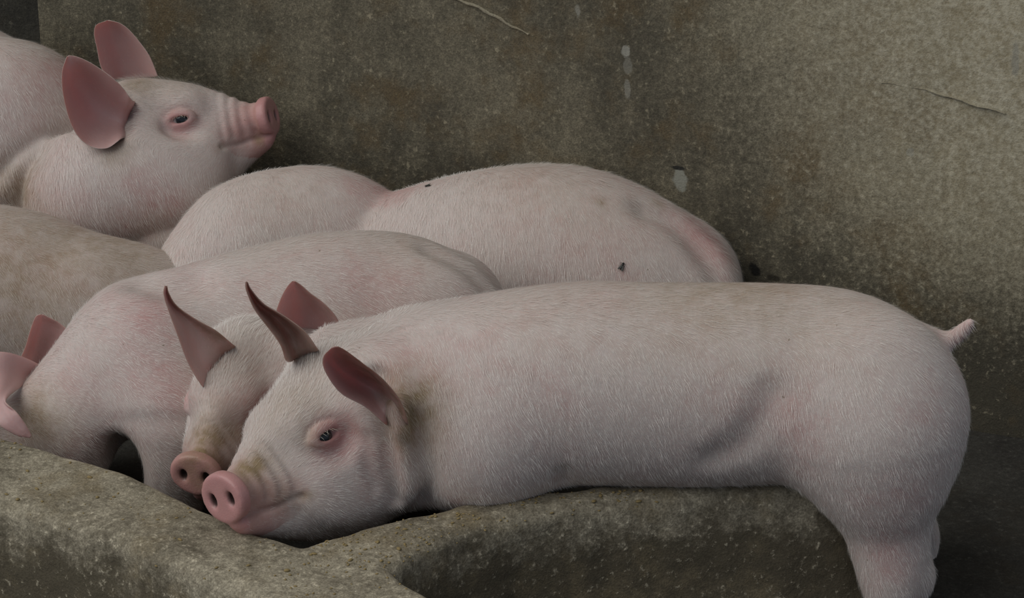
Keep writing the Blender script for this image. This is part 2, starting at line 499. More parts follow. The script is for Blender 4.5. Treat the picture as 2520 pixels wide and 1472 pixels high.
M_TR = concrete('trough_concrete', (.60, .535, .40), (.112, .094, .063), (.25, .20, .12), sc_=1.3, bump=1.1, lowdark=(.05, .18, .75, .06), chip=.15)  # lower faces painted darker, for weak light as well as damp
tr = link_mesh('feeding_trough', V, Q, M_TR)
tag(tr, 'low rough concrete trough wall with a T-shaped junction in front of the pigs', 'trough')
TR_BVH = BVHTree.FromPolygons([tuple(v) for v in V], [tuple(map(int, q)) for q in Q])

# ------------------------------------------------------------------ hair (grown on the body mesh itself)
def hair_nodes():
    g = bpy.data.node_groups.new('bristles', 'GeometryNodeTree')
    g.interface.new_socket('Geometry', in_out='INPUT', socket_type='NodeSocketGeometry')
    g.interface.new_socket('Geometry', in_out='OUTPUT', socket_type='NodeSocketGeometry')
    n = g.nodes; L = g.links.new
    gi = n.new('NodeGroupInput'); go = n.new('NodeGroupOutput')
    dp = n.new('GeometryNodeDistributePointsOnFaces')
    def named(nm, ty):
        a = n.new('GeometryNodeInputNamedAttribute'); a.data_type = ty; a.inputs[0].default_value = nm
        return a.outputs[0]
    L(gi.outputs[0], dp.inputs['Mesh']); L(named('hair_density', 'FLOAT'), dp.inputs['Density'])
    def m(op, a, b=None):
        k = n.new('ShaderNodeMath'); k.operation = op
        for i, v in enumerate((a, b)):
            if v is None: continue
            if isinstance(v, (int, float)): k.inputs[i].default_value = v
            else: L(v, k.inputs[i])
        return k.outputs[0]
    def vm(op, a, b=None, s=None):
        k = n.new('ShaderNodeVectorMath'); k.operation = op
        for i, v in enumerate((a, b)):
            if v is None: continue
            if isinstance(v, tuple): k.inputs[i].default_value = v
            else: L(v, k.inputs[i])
        if s is not None:
            if isinstance(s, (int, float)): k.inputs['Scale'].default_value = s
            else: L(s, k.inputs['Scale'])
        return k.outputs[0]
    ip = n.new('GeometryNodeInstanceOnPoints'); L(dp.outputs['Points'], ip.inputs['Points'])
    # one bristle: a tapered strip 1 unit long, bowed away from the skin
    me = bpy.data.meshes.new('bristle'); hw = .00017
    me.from_pydata([(0, -hw, 0), (0, hw, 0), (.055, -hw * .8, .4), (.055, hw * .8, .4), (.045, -hw * .45, .75), (.045, hw * .45, .75), (.0, 0, 1)], [],
                   [(0, 1, 3, 2), (2, 3, 5, 4), (4, 5, 6)])
    me.materials.append(HAIR)
    src = bpy.data.objects.new('bristle', me)              # shape source only, never linked to the scene
    oi = n.new('GeometryNodeObjectInfo'); oi.inputs['Object'].default_value = src
    L(oi.outputs['Geometry'], ip.inputs['Instance'])
    nor = dp.outputs['Normal']
    rv = n.new('FunctionNodeRandomValue'); rv.data_type = 'FLOAT_VECTOR'
    rv.inputs[0].default_value = (-.16,) * 3; rv.inputs[1].default_value = (.16,) * 3
    nz = n.new('ShaderNodeTexNoise'); nz.inputs['Scale'].default_value = 42; nz.inputs['Detail'].default_value = 2
    nv = vm('SCALE', vm('SUBTRACT', nz.outputs['Color'], (.5, .5, .5)), s=1.1)
    d = vm('ADD', named('flow', 'FLOAT_VECTOR'), vm('SCALE', nor, s=named('hair_lift', 'FLOAT')))
    d = vm('ADD', d, vm('ADD', rv.outputs[0], nv))
    al = n.new('FunctionNodeAlignRotationToVector'); al.axis = 'Z'; L(d, al.inputs['Vector'])
    a2 = n.new('FunctionNodeAlignRotationToVector'); a2.axis = 'X'; a2.pivot_axis = 'Z'
    L(al.outputs[0], a2.inputs['Rotation']); L(nor, a2.inputs['Vector'])
    L(a2.outputs[0], ip.inputs['Rotation'])
    rl = n.new('FunctionNodeRandomValue'); rl.data_type = 'FLOAT'
    fin = [s for s in rl.inputs if s.type == 'VALUE' and s.enabled][:2]
    fin[0].default_value = .45; fin[1].default_value = 1.1
    fout = [s for s in rl.outputs if s.enabled][0]
    sx = n.new('ShaderNodeCombineXYZ'); hl = m('MULTIPLY', fout, named('hair_length', 'FLOAT'))
    L(hl, sx.inputs[0]); sx.inputs[1].default_value = 1.0; L(hl, sx.inputs[2])
    L(sx.outputs[0], ip.inputs['Scale'])
    rt = n.new('FunctionNodeRandomValue'); rt.data_type = 'FLOAT'
    stn = n.new('GeometryNodeStoreNamedAttribute'); stn.domain = 'INSTANCE'; stn.data_type = 'FLOAT'
    stn.inputs['Name'].default_value = 'hair_tone'
    L(ip.outputs[0], stn.inputs['Geometry']); L([q for q in rt.outputs if q.enabled][0], stn.inputs['Value'])
    ri = n.new('GeometryNodeRealizeInstances'); L(stn.outputs[0], ri.inputs[0])
    jn = n.new('GeometryNodeJoinGeometry'); L(gi.outputs[0], jn.inputs[0]); L(ri.outputs[0], jn.inputs[0])
    L(jn.outputs[0], go.inputs[0])
    return g
BRISTLES = hair_nodes()

# ------------------------------------------------------------------ pig anatomy
class Head:
    """canonical pig head: snout disc at the origin looking along +x, z up, y to the pig's left"""
    def __init__(s, disc, f_cam, u_cam, scale=1.0, rings=.0014, wide=1.0, turn=0.0):
        W = wide; ct, st = math.cos(math.radians(turn)), math.sin(math.radians(turn))
        s.to_disc = lambda p: np.stack([p[:, 0] * ct - p[:, 1] * st, p[:, 0] * st + p[:, 1] * ct, p[:, 2]], 1)
        s.o = np.asarray(disc, float); s.k = scale
        TO = -FW
        f = RT * f_cam[0] + UP * f_cam[1] + TO * f_cam[2]; f /= np.linalg.norm(f)
        u = RT * u_cam[0] + UP * u_cam[1] + TO * u_cam[2]; u -= f * (u @ f); u /= np.linalg.norm(u)
        s.f, s.u, s.l = f, u, np.cross(u, f)
        s.R = np.stack([s.f, s.l, s.u])            # rows
        s.rings = rings
        it = []
        A = it.append
        A(('u', chain([(-.235, 0, .035), (-.165, 0, .043), (-.10, 0, .028), (-.055, 0, .006), (-.035, 0, .001)],
                      [.078, .055, .0375, .031, .0300], lat=W), 0))
        A(('u', ell((-.255, 0, .02), (.085, .084 * W, .085)), .05))
        for q in (1, -1):
            A(('u', ell((-.170, q * .043 * W, -.035), (.085, .045 * W, .070)), .045))        # cheek
            A(('u', ell((-.150, q * .034 * W, .050), (.035, .026, .026)), .03))          # brow
            A(('u', ell((-.250, q * .062, .058), (.026, .022, .028)), .03))           # ear root
        A(('u', chain([(-.015, 0, -.037), (-.03, 0, -.043), (-.075, 0, -.053), (-.14, 0, -.066), (-.2, 0, -.062)], [.0155, .021, .032, .048, .060], lat=W), .014))
        A(('u', ell((-.235, 0, -.06), (.09, .083, .075)), .05))                      # jowl
        A(('u', ell((-.085, 0, -.012), (.045, .043, .034)), .03))                    # fleshy upper lip
        # snout disc with its raised rim
        def disc_fn(p):
            p = s.to_disc(p)
            r = np.sqrt((p[:, 1] / 1.12) ** 2 + p[:, 2] ** 2)
            a = r - .0305; b = np.abs(p[:, 0] + .006) - .005
            return np.sqrt(np.maximum(a, 0) ** 2 + np.maximum(b, 0) ** 2) + np.minimum(np.maximum(a, b), 0) - .006
        A(('u', disc_fn, .005))
        g = group(it)
        o32 = s.o.astype(F32); R32 = s.R.astype(F32)
        s.fn = lambda p: g((p - o32) @ R32.T / F32(s.k)) * F32(s.k)
    def finish(s, full):
        """eyes, nostrils, mouth line and snout wrinkles, cut into the finished body surface"""
        def g0(q): return full((s.o + s.k * (q @ s.R)).astype(F32)) / F32(s.k)
        def side_y(x, z, q):
            ys = np.linspace(.12, 0, 481); p = np.stack([np.full(481, x), ys * q, np.full(481, z)], 1).astype(F32)
            return float(ys[np.argmax(g0(p) < 0)])
        it = []; A = it.append
        s.ey = {}; s.mouth = {}
        for q in (1, -1):
            nos = ell((.006, q * .0182, -.001), (.022, .0055, .0095))
            A(('s', lambda p, nos=nos: nos(s.to_disc(p)), .007))                     # nostril
            s.mouth[q] = np.array([(x, q * side_y(x, z, q), z) for x, z in ((-.006, -.0335), (-.02, -.0325), (-.04, -.0345), (-.062, -.037), (-.086, -.035))])
            A(('s', chain(s.mouth[q], [.0030, .0036, .0038, .0034, .0050]), .004))                  # mouth line
            s.ey[q] = side_y(-.149, .030, q)
            e = np.array([-.149, q * (s.ey[q] + .001), .030])
            A(('s', ell(e + (.006, q * .010, -.012), (.034, .014, .020)), .03))        # hollow around the eye
            A(('u', ell(e + (0, q * -.009, 0), (.0285, .0140, .0195)), .012))           # lids
            A(('s', ell(e + (.001, q * .006, -.0015), (.0195, .017, .0064)), .003))    # slit between the lids
            for a0, a1, rx_, rz_, gr in ((15, 165, .0282, .0200, .0018), (200, 335, .0282, .0225, .0014)):
                fold = []
                for a_ in np.radians(np.linspace(a0, a1, 7)):
                    x, z = e[0] + rx_ * math.cos(a_), e[2] + rz_ * math.sin(a_)
                    fold.append((x, q * (side_y(x, z, q) + .0005), z))
                A(('s', chain(fold, [.0006] + [gr] * 5 + [.0006]), .006))
        def ring(p):
            x = p[:, 0]
            wgt = np.clip((x + .095) / .02, 0, 1) * np.clip((-.012 - x) / .006, 0, 1) * np.clip((p[:, 2] + .030) / .01, 0, 1)
            return (s.rings * wgt * np.sin(x * 2 * math.pi / .0175 + p[:, 2] * 12)).astype(F32)
        A(('d', ring, 0))
        o32 = s.o.astype(F32); R32 = s.R.astype(F32); k = F32(s.k)
        def fn(p):
            d = full(p)
            q = (p - o32) @ R32.T / k
            m = (np.linalg.norm(q - np.array([-.09, 0, 0], F32), axis=1) < .17)
            if m.any():
                dd = d[m] / k; qq = q[m]
                for op, f_, kk in it:
                    e_ = f_(qq)
                    dd = smin(dd, e_, kk) if op == 'u' else ssub(dd, e_, kk) if op == 's' else dd + e_
                d = d.copy(); d[m] = dd * k
            return d
        return fn
    def w(s, x, y, z): return s.o + s.k * (s.f * x + s.l * y + s.u * z)
    def local(s, V): return (V - s.o) @ s.R.T / s.k

def surf(fn, px, py, t0=2.8, t1=6.0):
    d = P(px, py, 0) - CAM; d /= np.linalg.norm(d)
    t = np.linspace(t0, t1, 6000); pts = (CAM + t[:, None] * d).astype(F32)
    h = fn(pts) < 0
    return pts[np.argmax(h)].astype(float) if h.any() else None
def groove(fn, pix, r, k, out=0.0):
    pts = [surf(fn, *q) for q in pix]; pts = [p - FW * out for p in pts if p is not None]
    r = [r * (.5 if i in (0, len(pts) - 1) else 1) for i in range(len(pts))]
    return ('s', chain(pts, r), k)
def ridge(fn, pix, r, k, inn=0.0):
    pts = [surf(fn, *q) for q in pix]; pts = [p + FW * inn for p in pts if p is not None]
    return ('u', chain(pts, [r * (.6 if i in (0, len(pts) - 1) else 1) for i in range(len(pts))]), k)

def make_body(fn, lo, hi, vox, parent, heads=(), blush=(), soil=(), soil_base=0.04, flow=None, density=95000, length=.014,
              dark=(), blush_base=.0, bald=()):
    def kw(V):
        k = np.ones((len(V), 1))
        for H in heads:
            q = H.local(V)
            k = np.minimum(k, np.clip((np.linalg.norm((q - (-.11, 0, -.01)) / (1, .8, .8), axis=1) - .13) / .06, 0, 1)[:, None])
        return k
    V, Q = polygonise(fn, lo, hi, vox, 14, kw)
    Nn = vnormals(V, Q)
    n = len(V)
    bl = np.full(n, blush_base); so_ = np.full(n, soil_base); dk = np.zeros(n); wet = np.zeros(n)
    den = np.full(n, float(density)); lif = np.full(n, .12); ln = np.full(n, length)
    fl_ = flow(V)
    def gs(c, r):
        if len(c) == 2:
            c = surf(fn, *c)
            if c is None: return np.zeros(n)
        return np.exp(-((np.linalg.norm((V - np.asarray(c)), axis=1) / r) ** 2))
    for c, r, a in blush: bl += .7 * a * gs(c, r)
    for c, r, a in soil: so_ += a * gs(c, r)
    for c, r, a in dark: dk = np.maximum(dk, a * gs(c, r))
    for c, r in bald: den *= 1 - np.minimum(1, 1.3 * gs(c, r))
    for H in heads:
        q = H.local(V)
        near = (np.linalg.norm(q - (-.13, 0, 0), axis=1) < .23)
        sn = np.clip((q[:, 0] + .100) / .075 - np.clip(q[:, 2] * 6, -.1, .3), 0, 1) * near * (np.linalg.norm(q[:, 1:], axis=1) < .07)
        bl += .72 * sn; so_ += .22 * sn * (q[:, 0] < -.017)
        qd = H.to_disc(q); disc = np.clip((qd[:, 0] + .016) / .006, 0, 1) * (np.linalg.norm(q[:, 1:], axis=1) < .05)
        bl += .55 * disc; wet = np.maximum(wet, disc * .9)
        den *= 1 - np.clip(sn * 1.15, 0, .97); den *= 1 - disc
        for s_ in (1, -1):
            d = np.linalg.norm((q - (-.149, s_ * H.ey[s_], .028)) * (1, 1, 1.15), axis=1)
            bl += .95 * np.exp(-(d / .036) ** 2); den *= 1 - .95 * np.exp(-(d / .027) ** 4)
            # nostril and mouth-line shade painted into the colour, with dirt at the lips
            nd = np.linalg.norm((qd - (-.005, s_ * .0182, -.001)) / (.010, .006, .0095), axis=1)
            dk = np.maximum(dk, np.clip((1.5 - nd) * 1.7, 0, 1) * .9)
            md_ = np.min([np.linalg.norm(q - m_, axis=1) for m_ in catmull(H.mouth[s_], 40)], axis=0)
            dk = np.maximum(dk, .55 * np.exp(-(md_ / .0032) ** 2)); den *= 1 - .8 * np.exp(-(md_ / .006) ** 2)
            so_ += .5 * np.exp(-(np.linalg.norm((q - (-.09, s_ * .06, -.036)) / (.01, .02, .008), axis=1)) ** 2)
        hd = np.clip(1.25 - np.linalg.norm((q - (-.15, 0, .0)) / (.19, .12, .13), axis=1), 0, .3) / .3
        back = -H.f + 0 * V
        # on the head the bristles run back from the snout and fan down over the cheeks
        fan = back + np.outer(np.clip(-q[:, 2] / .08, -.3, 1), -H.u * .7)
        fl_ = fl_ * (1 - hd[:, None]) + fan * hd[:, None]
        crown = np.exp(-(np.linalg.norm((q - (-.23, 0, .09)) / (.09, .07, .06), axis=1)) ** 2)
        ln = np.where(hd > 0, ln * (1 - .25 * hd), ln) + .006 * crown; lif += .45 * crown + .12 * hd
        den *= 1 + .8 * crown
    fl_ = fl_ - Nn * (fl_ * Nn).sum(1)[:, None]
    fl_ /= np.maximum(np.linalg.norm(fl_, axis=1), 1e-9)[:, None]
    o = link_mesh('body', V, Q, [SKIN, HAIR], parent)
    for nm, a in (('blush', bl), ('soil', so_), ('dark', dk), ('wet', wet), ('hair_density', np.maximum(den, 0)), ('hair_length', ln), ('hair_lift', lif)):
        attr(o, nm, a)
    attr(o, 'flow', fl_, 'FLOAT_VECTOR')
    md = o.modifiers.new('bristles', 'NODES'); md.node_group = BRISTLES
    return o, V, Q

def tail_down(tail, down=.9, extra=()):
    tail = np.asarray(tail, float)
    def f(V):
        return np.tile(tail + np.array([0, 0, -down]), (len(V), 1))
    return f

def make_ear(parent, L, M, R, soil=.0, thick=.0035, flip=False, nu=40, nv=17, inner=1.0, outer=False):
    """L, M, R: front edge, mid rib and back edge from root to tip as (px, py, depth)"""
    cur = [catmull([P(*q) for q in c], nu) for c in (L, M, R)]
    v = np.linspace(0, 1, nv)
    S = np.zeros((nu, nv, 3))
    for j, t in enumerate(v):
        # quadratic through the three curves
        S[:, j] = cur[0] * (2 * (t - .5) * (t - 1)) + cur[1] * (4 * t * (1 - t)) + cur[2] * (2 * t * (t - .5))
    du = np.gradient(S, axis=0); dv = np.gradient(S, axis=1)
    n = np.cross(du, dv); n /= np.maximum(np.linalg.norm(n, axis=2), 1e-9)[..., None]
    n[-1] = n[-2]
    if (n[nu // 3, nv // 2] @ (CAM - S[nu // 3, nv // 2]) < 0) != flip: n = -n
    uu = np.linspace(0, 1, nu)[:, None]; vv = v[None]
    th = thick * (1.35 - .75 * uu) * (.35 + .65 * np.sqrt(np.clip(4 * vv * (1 - vv), 0, 1)))
    # shallow ribs inside the ear
    rib = .0012 * np.sin(vv * 15) * (1 - uu)
    A = S + n * (th * .5 + rib)[..., None]; B = S - n * (th * .5)[..., None]
    V = np.concatenate([A.reshape(-1, 3), B.reshape(-1, 3)]); k = nu * nv
    Fs = []
    for i in range(nu - 1):
        for j in range(nv - 1):
            a = i * nv + j
            Fs.append((a, a + 1, a + nv + 1, a + nv)); Fs.append((k + a, k + a + nv, k + a + nv + 1, k + a + 1))
    for i in range(nu - 1):
        a = i * nv; b = i * nv + nv - 1
        Fs.append((a, a + nv, k + a + nv, k + a)); Fs.append((b, k + b, k + b + nv, b + nv))
    for j in range(nv - 1):
        a = j; b = (nu - 1) * nv + j
        Fs.append((a, k + a, k + a + 1, a + 1)); Fs.append((b, b + 1, k + b + 1, k + b))
    o = link_mesh('ear', V, Fs, EAR, parent)
    ins = np.r_[np.ones(k), np.zeros(k)]
    edge = (1 - np.clip(4 * vv * (1 - vv), 0, 1) ** .6) * .6 + np.clip(uu - .85, 0, 1) * 2
    ins[:k] -= np.broadcast_to(edge * .35, (nu, nv)).ravel()
    attr(o, 'inside', ins * inner * (0 if outer else 1))
    so_ = np.r_[np.broadcast_to(soil * (1 if outer else np.clip(vv * 1.6 - .45, 0, 1)) + 0 * uu + 0 * vv, (nu, nv)).ravel(), np.broadcast_to(soil * .8 + 0 * edge, (nu, nv)).ravel()]
    attr(o, 'soil', so_)
    # sparse fine fuzz, thicker on the outer side and along the rim
    den = np.r_[np.broadcast_to(2500 + 26000 * np.clip(np.abs(vv * 2 - 1) * 4 - 3.2, 0, 1) + 0 * uu, (nu, nv)).ravel(), np.full(k, 22000.)]
    attr(o, 'hair_density', den); attr(o, 'hair_length', np.full(2 * k, .0075)); attr(o, 'hair_lift', np.full(2 * k, .3)); attr(o, 'blush', np.full(2 * k, .3))
    attr(o, 'flow', np.concatenate([(du / np.maximum(np.linalg.norm(du, axis=2), 1e-9)[..., None]).reshape(-1, 3)] * 2), 'FLOAT_VECTOR')
    o.data.materials.append(HAIR)
    md = o.modifiers.new('soft', 'SUBSURF'); md.levels = 1; md.render_levels = 1
    md = o.modifiers.new('bristles', 'NODES'); md.node_group = BRISTLES
    return o

def make_eye(parent, H, side, rad=.0190):
    c = H.w(-.148, side * (H.ey[side] - .0178), .0285); r = rad * H.k
    nu, nv = 28, 20
    ax = H.l * side + H.f * .25 - H.u * .05; ax /= np.linalg.norm(ax)
    t1 = np.cross(ax, H.u); t1 /= np.linalg.norm(t1); t2 = np.cross(t1, ax)
    V = [c + ax * r]; pu = [0]
    for j in range(1, nv):
        th = math.pi * j / nv
        for i in range(nu):
            ph = 2 * math.pi * i / nu
            bulge = 1 + .05 * math.exp(-(th / .5) ** 2)
            V.append(c + r * bulge * (ax * math.cos(th) + math.sin(th) * (t1 * math.cos(ph) + t2 * math.sin(ph)))); pu.append(th)
    V.append(c - ax * r); pu.append(3.1)
    Fs = []
    for i in range(nu): Fs.append((0, 1 + i, 1 + (i + 1) % nu)[::-1][::-1])
    for j in range(nv - 2):
        for i in range(nu):
            a = 1 + j * nu + i; b = 1 + j * nu + (i + 1) % nu
            Fs.append((a, a + nu, b + nu, b))
    l_ = len(V) - 1
    for i in range(nu): Fs.append((l_, 1 + (nv - 2) * nu + (i + 1) % nu, 1 + (nv - 2) * nu + i))
    o = link_mesh('eye', V, Fs, EYE, parent); attr(o, 'pupil', pu)
    # white lashes hanging over the eye
    LV = []; LF = []
    r2 = np.random.default_rng(3)
    for i in range(8):
        a = (i / 7 - .5) * 2
        root = H.w(-.148 + a * .0145, side * (H.ey[side] + .0040 - .004 * a * a), .0375 - .005 * a * a)
        tip = root + H.k * (H.l * side * .009 - H.u * (.0055 + .003 * r2.random()) + H.f * (.003 * a + .003 * r2.normal()))
        mid_ = (root + tip) / 2 + H.l * side * .0007 * H.k
        d = tip - root; d /= np.linalg.norm(d); s1 = np.cross(d, H.f); s1 /= np.linalg.norm(s1); s2 = np.cross(d, s1)
        b0 = len(LV)
        for pt, rr in ((root, .00032), (mid_, .00026)):
            for k_ in range(4):
                an = k_ * math.pi / 2; LV.append(pt + rr * (s1 * math.cos(an) + s2 * math.sin(an)))
        LV.append(tip)
        for k_ in range(4):
            LF.append((b0 + k_, b0 + (k_ + 1) % 4, b0 + 4 + (k_ + 1) % 4, b0 + 4 + k_)); LF.append((b0 + 4 + k_, b0 + 4 + (k_ + 1) % 4, b0 + 8))
    link_mesh('eyelashes', LV, LF, LASH, parent)
    return o

def pig(label, base, group_='pigs in the pen'):
    e = empty('pig', base); tag(e, label, 'pig', group_)
    return e

VOX = .003
# ---------------------------------------------------------------- the pig in front, lying over the kerb
def front_pig():
    root = pig('pale pig in front, lying along the kerb with its head turned left and tail raised', (.3, .02, 0))
    H = Head(P(549, 1227, -.165), (-.605, -.306, .735), (-.34, .92, .20), 1.02, turn=2)
    trunk = group([
        ('u', chain([P(1010, 1030, .06), P(1160, 985, .055), P(1400, 948, .04), P(1700, 948, .03), P(1900, 945, .02), P(2060, 955, .01), P(2160, 990, .01)],
                    [.125, .144, .148, .149, .146, .141, .114], lat=.88), 0),
        ('u', ell(P(1190, 1080, .0), (.10, .10, .105)), .05),
        ('u', ell(P(2152, 1010, -.05), (.118, .085, .140)), .045),
        ('u', ell(P(2165, 978, .09), (.10, .08, .125)), .04),
        ('u', chain([P(2165, 1060, -.05), P(2172, 1160, -.05), P(2180, 1270, -.05), P(2195, 1400, -.06), P(2190, 1480, -.07), P(2170, 1560, -.09)], [.098, .088, .066, .052, .036, .029]), .07),
        ('u', ell(P(2262, 1425, -.05), (.022, .022, .03)), .03),
        ('u', chain([P(2190, 1120, .11), P(2220, 1260, .13), P(2265, 1330, .16), P(2240, 1420, .15), P(2215, 1500, .13)], [.09, .05, .03, .028, .026]), .05),
        ('u', chain([P(2255, 850, .02), P(2305, 836, .02), P(2340, 834, .015), P(2368, 815, .01), P(2388, 794, .0)], [.028, .0145, .0115, .0115, .008]), .022),
        ('u', chain([P(850, 915, .13), P(960, 925, .12), P(1080, 922, .11), P(1260, 935, .09), P(1450, 940, .07)], [.075, .092, .107, .128, .142], lat=.8), .02),
        # folded foreleg under the chest, behind the kerb
        ('u', chain([P(1190, 1130, .05), P(1250, 1200, .1), P(1130, 1260, .1)], [.07, .045, .03]), .04),
    ])
    f = group([('u', trunk, 0), ('u', H.fn, .05), ('u', chain([P(1030, 1000, .05), P(945, 1000, .02)], [.122, .095]), .05),
               ('s', ell(P(915, 962, -.085), (.036, .065, .024)), .015),
               ('u', ell(P(978, 1022, -.075), (.017, .022, .030)), .014)])
    f = group([('u', f, 0),
               groove(f, [(1895, 975), (1868, 1040), (1822, 1100), (1750, 1140)], .005, .045, .010),
               groove(f, [(1022, 1040), (1030, 1110), (1045, 1180), (1040, 1235)], .009, .035),
               ridge(f, [(990, 1060), (1000, 1120), (1005, 1180), (985, 1230)], .010, .03, .006),
               groove(f, [(950, 1050), (950, 1110), (962, 1180), (975, 1230)], .006, .022),
               groove(f, [(905, 1080), (905, 1140), (925, 1200)], .004, .018),
               groove(f, [(1385, 1160), (1388, 1185), (1375, 1205)], .006, .02)])
    f = H.finish(f)
    tailw = np.array([1.0, -.02, 0])
    def flow(V):
        d = np.tile(tailw * .42 + np.array([0, 0, -.9]), (len(V), 1))
        top = np.clip((V[:, 2] - .43) / .05, 0, 1)[:, None]
        d = d * (1 - top) + np.array([1, -.25, -.1]) * top
        return d
    make_body(f, (-.53, -.36, -.03), (.80, .36, .60), VOX, root, [H],
              blush=[((980, 1020), .03, .6), ((740, 950), .07, -.5), ((660, 1050), .05, -.3), ((760, 1180), .05, .25), ((1120, 850), .06, .35), ((1400, 760), .08, .3), ((1000, 900), .05, .3), ((1950, 1080), .07, .4), ((2200, 1380), .05, .5),
                     ((2240, 1230), .06, .4), ((1700, 1120), .09, .25), ((1950, 705), .05, .35), ((2380, 800), .04, .4), ((1250, 1080), .09, .2),
                     ((955, 1100), .05, .3)],
              soil=[((740, 940), .07, .16), ((660, 1040), .05, .14), ((1300, 760), .10, .16), ((1600, 740), .12, .2), ((1900, 740), .12, .2), ((2100, 780), .10, .15), ((610, 1150), .022, .75), ((650, 1140), .028, .4), ((700, 1220), .03, .2), ((1010, 980), .05, .75), ((1010, 1070), .045, .5),
                    ((1500, 690), .12, .3), ((1800, 700), .12, .3), ((1100, 730), .12, .35), ((760, 1080), .02, .3), ((735, 990), .05, .18)],
              flow=flow, length=.0135)
    make_ear(root, [(956, 1042, -.03), (948, 1045, -.085), (900, 1003, -.105), (838, 968, -.13), (800, 915, -.145), (795, 880, -.145), (815, 856, -.14)],
             [(972, 1030, -.02), (958, 1018, -.08), (925, 965, -.05), (885, 935, -.05), (845, 905, -.08), (822, 878, -.11), (824, 853, -.14)],
             [(990, 1036, -.03), (1006, 1045, -.092), (985, 985, -.11), (940, 930, -.122), (895, 895, -.125), (855, 865, -.135), (833, 853, -.14)], soil=.85, inner=.8)
    make_ear(root, [(708, 890, .06), (702, 885, .01), (690, 850, -.005), (660, 808, .0), (626, 762, .0), (606, 715, .0), (604, 694, .0)],
             [(742, 876, .11), (735, 870, .06), (712, 820, .065), (676, 780, .055), (638, 752, .04), (613, 715, .02), (606, 693, .01)],
             [(784, 860, .07), (780, 855, .02), (750, 815, .01), (700, 778, .01), (650, 748, .01), (618, 712, .01), (609, 694, .01)], soil=.6, outer=True)
    make_eye(root, H, 1); make_eye(root, H, -1)
    return H
HA = front_pig()

# ---------------------------------------------------------------- the pig behind it, face to the camera
def second_pig():
    root = pig('pig squeezed behind the front pig, only its face, muddy snout and upright ears showing', (.1, .28, 0))
    H = Head(P(480, 1169, .02), (-.24, -.50, .83), (.0, .864, .5), .95, wide=.79)
    trunk = group([
        ('u', chain([P(760, 965, .24), P(950, 1000, .27), P(1250, 1010, .27), P(1600, 1010, .27), P(1850, 1030, .27)], [.10, .11, .112, .112, .10], lat=.9), 0),
        ('u', chain([P(1850, 1060, .26), P(1900, 1150, .24), P(1800, 1240, .26)], [.09, .06, .04]), .04),
        ('u', chain([P(950, 1080, .26), P(900, 1180, .24), P(860, 1260, .2)], [.07, .045, .03]), .04)])
    f = group([('u', trunk, 0), ('u', H.fn, .04), ('u', chain([P(900, 980, .27), P(720, 950, .26)], [.11, .08]), .05),
               ('s', ell(P(500, 870, .19), (.028, .03, .026)), .02)])
    f = H.finish(f)
    make_body(f, (-.55, -.06, -.03), (.52, .44, .42), VOX, root, [H],
              blush=[((620, 1030), .05, .5), ((640, 1100), .05, .3)],
              soil=[((500, 1090), .04, .45), ((480, 1185), .03, .35), ((520, 1050), .05, .35), ((580, 880), .07, .3), ((490, 1140), .03, .3), ((600, 1100), .04, .4)],
              flow=tail_down((1, 0, 0), .6), length=.015)
    make_ear(root, [(510, 957, .21), (500, 955, .125), (465, 900, .115), (434, 820, .12), (412, 760, .14), (402, 725, .155), (405, 703, .17)],
             [(540, 902, .24), (528, 893, .165), (490, 838, .165), (455, 792, .17), (424, 757, .175), (409, 728, .175), (408, 703, .175)],
             [(582, 852, .24), (575, 848, .165), (530, 812, .15), (480, 784, .155), (436, 753, .165), (416, 722, .17), (411, 703, .175)], soil=.8, inner=.45)
    make_ear(root, [(735, 900, .20), (690, 830, .19), (678, 778, .185), (690, 735, .185), (706, 706, .19), (719, 692, .19)],
             [(785, 880, .25), (765, 815, .245), (752, 768, .24), (742, 735, .225), (730, 710, .21), (722, 692, .195)],
             [(848, 850, .22), (833, 788, .20), (800, 748, .195), (765, 722, .195), (742, 702, .195), (726, 692, .195)], soil=.45)
    make_eye(root, H, 1); make_eye(root, H, -1)
    return H
HB = second_pig()

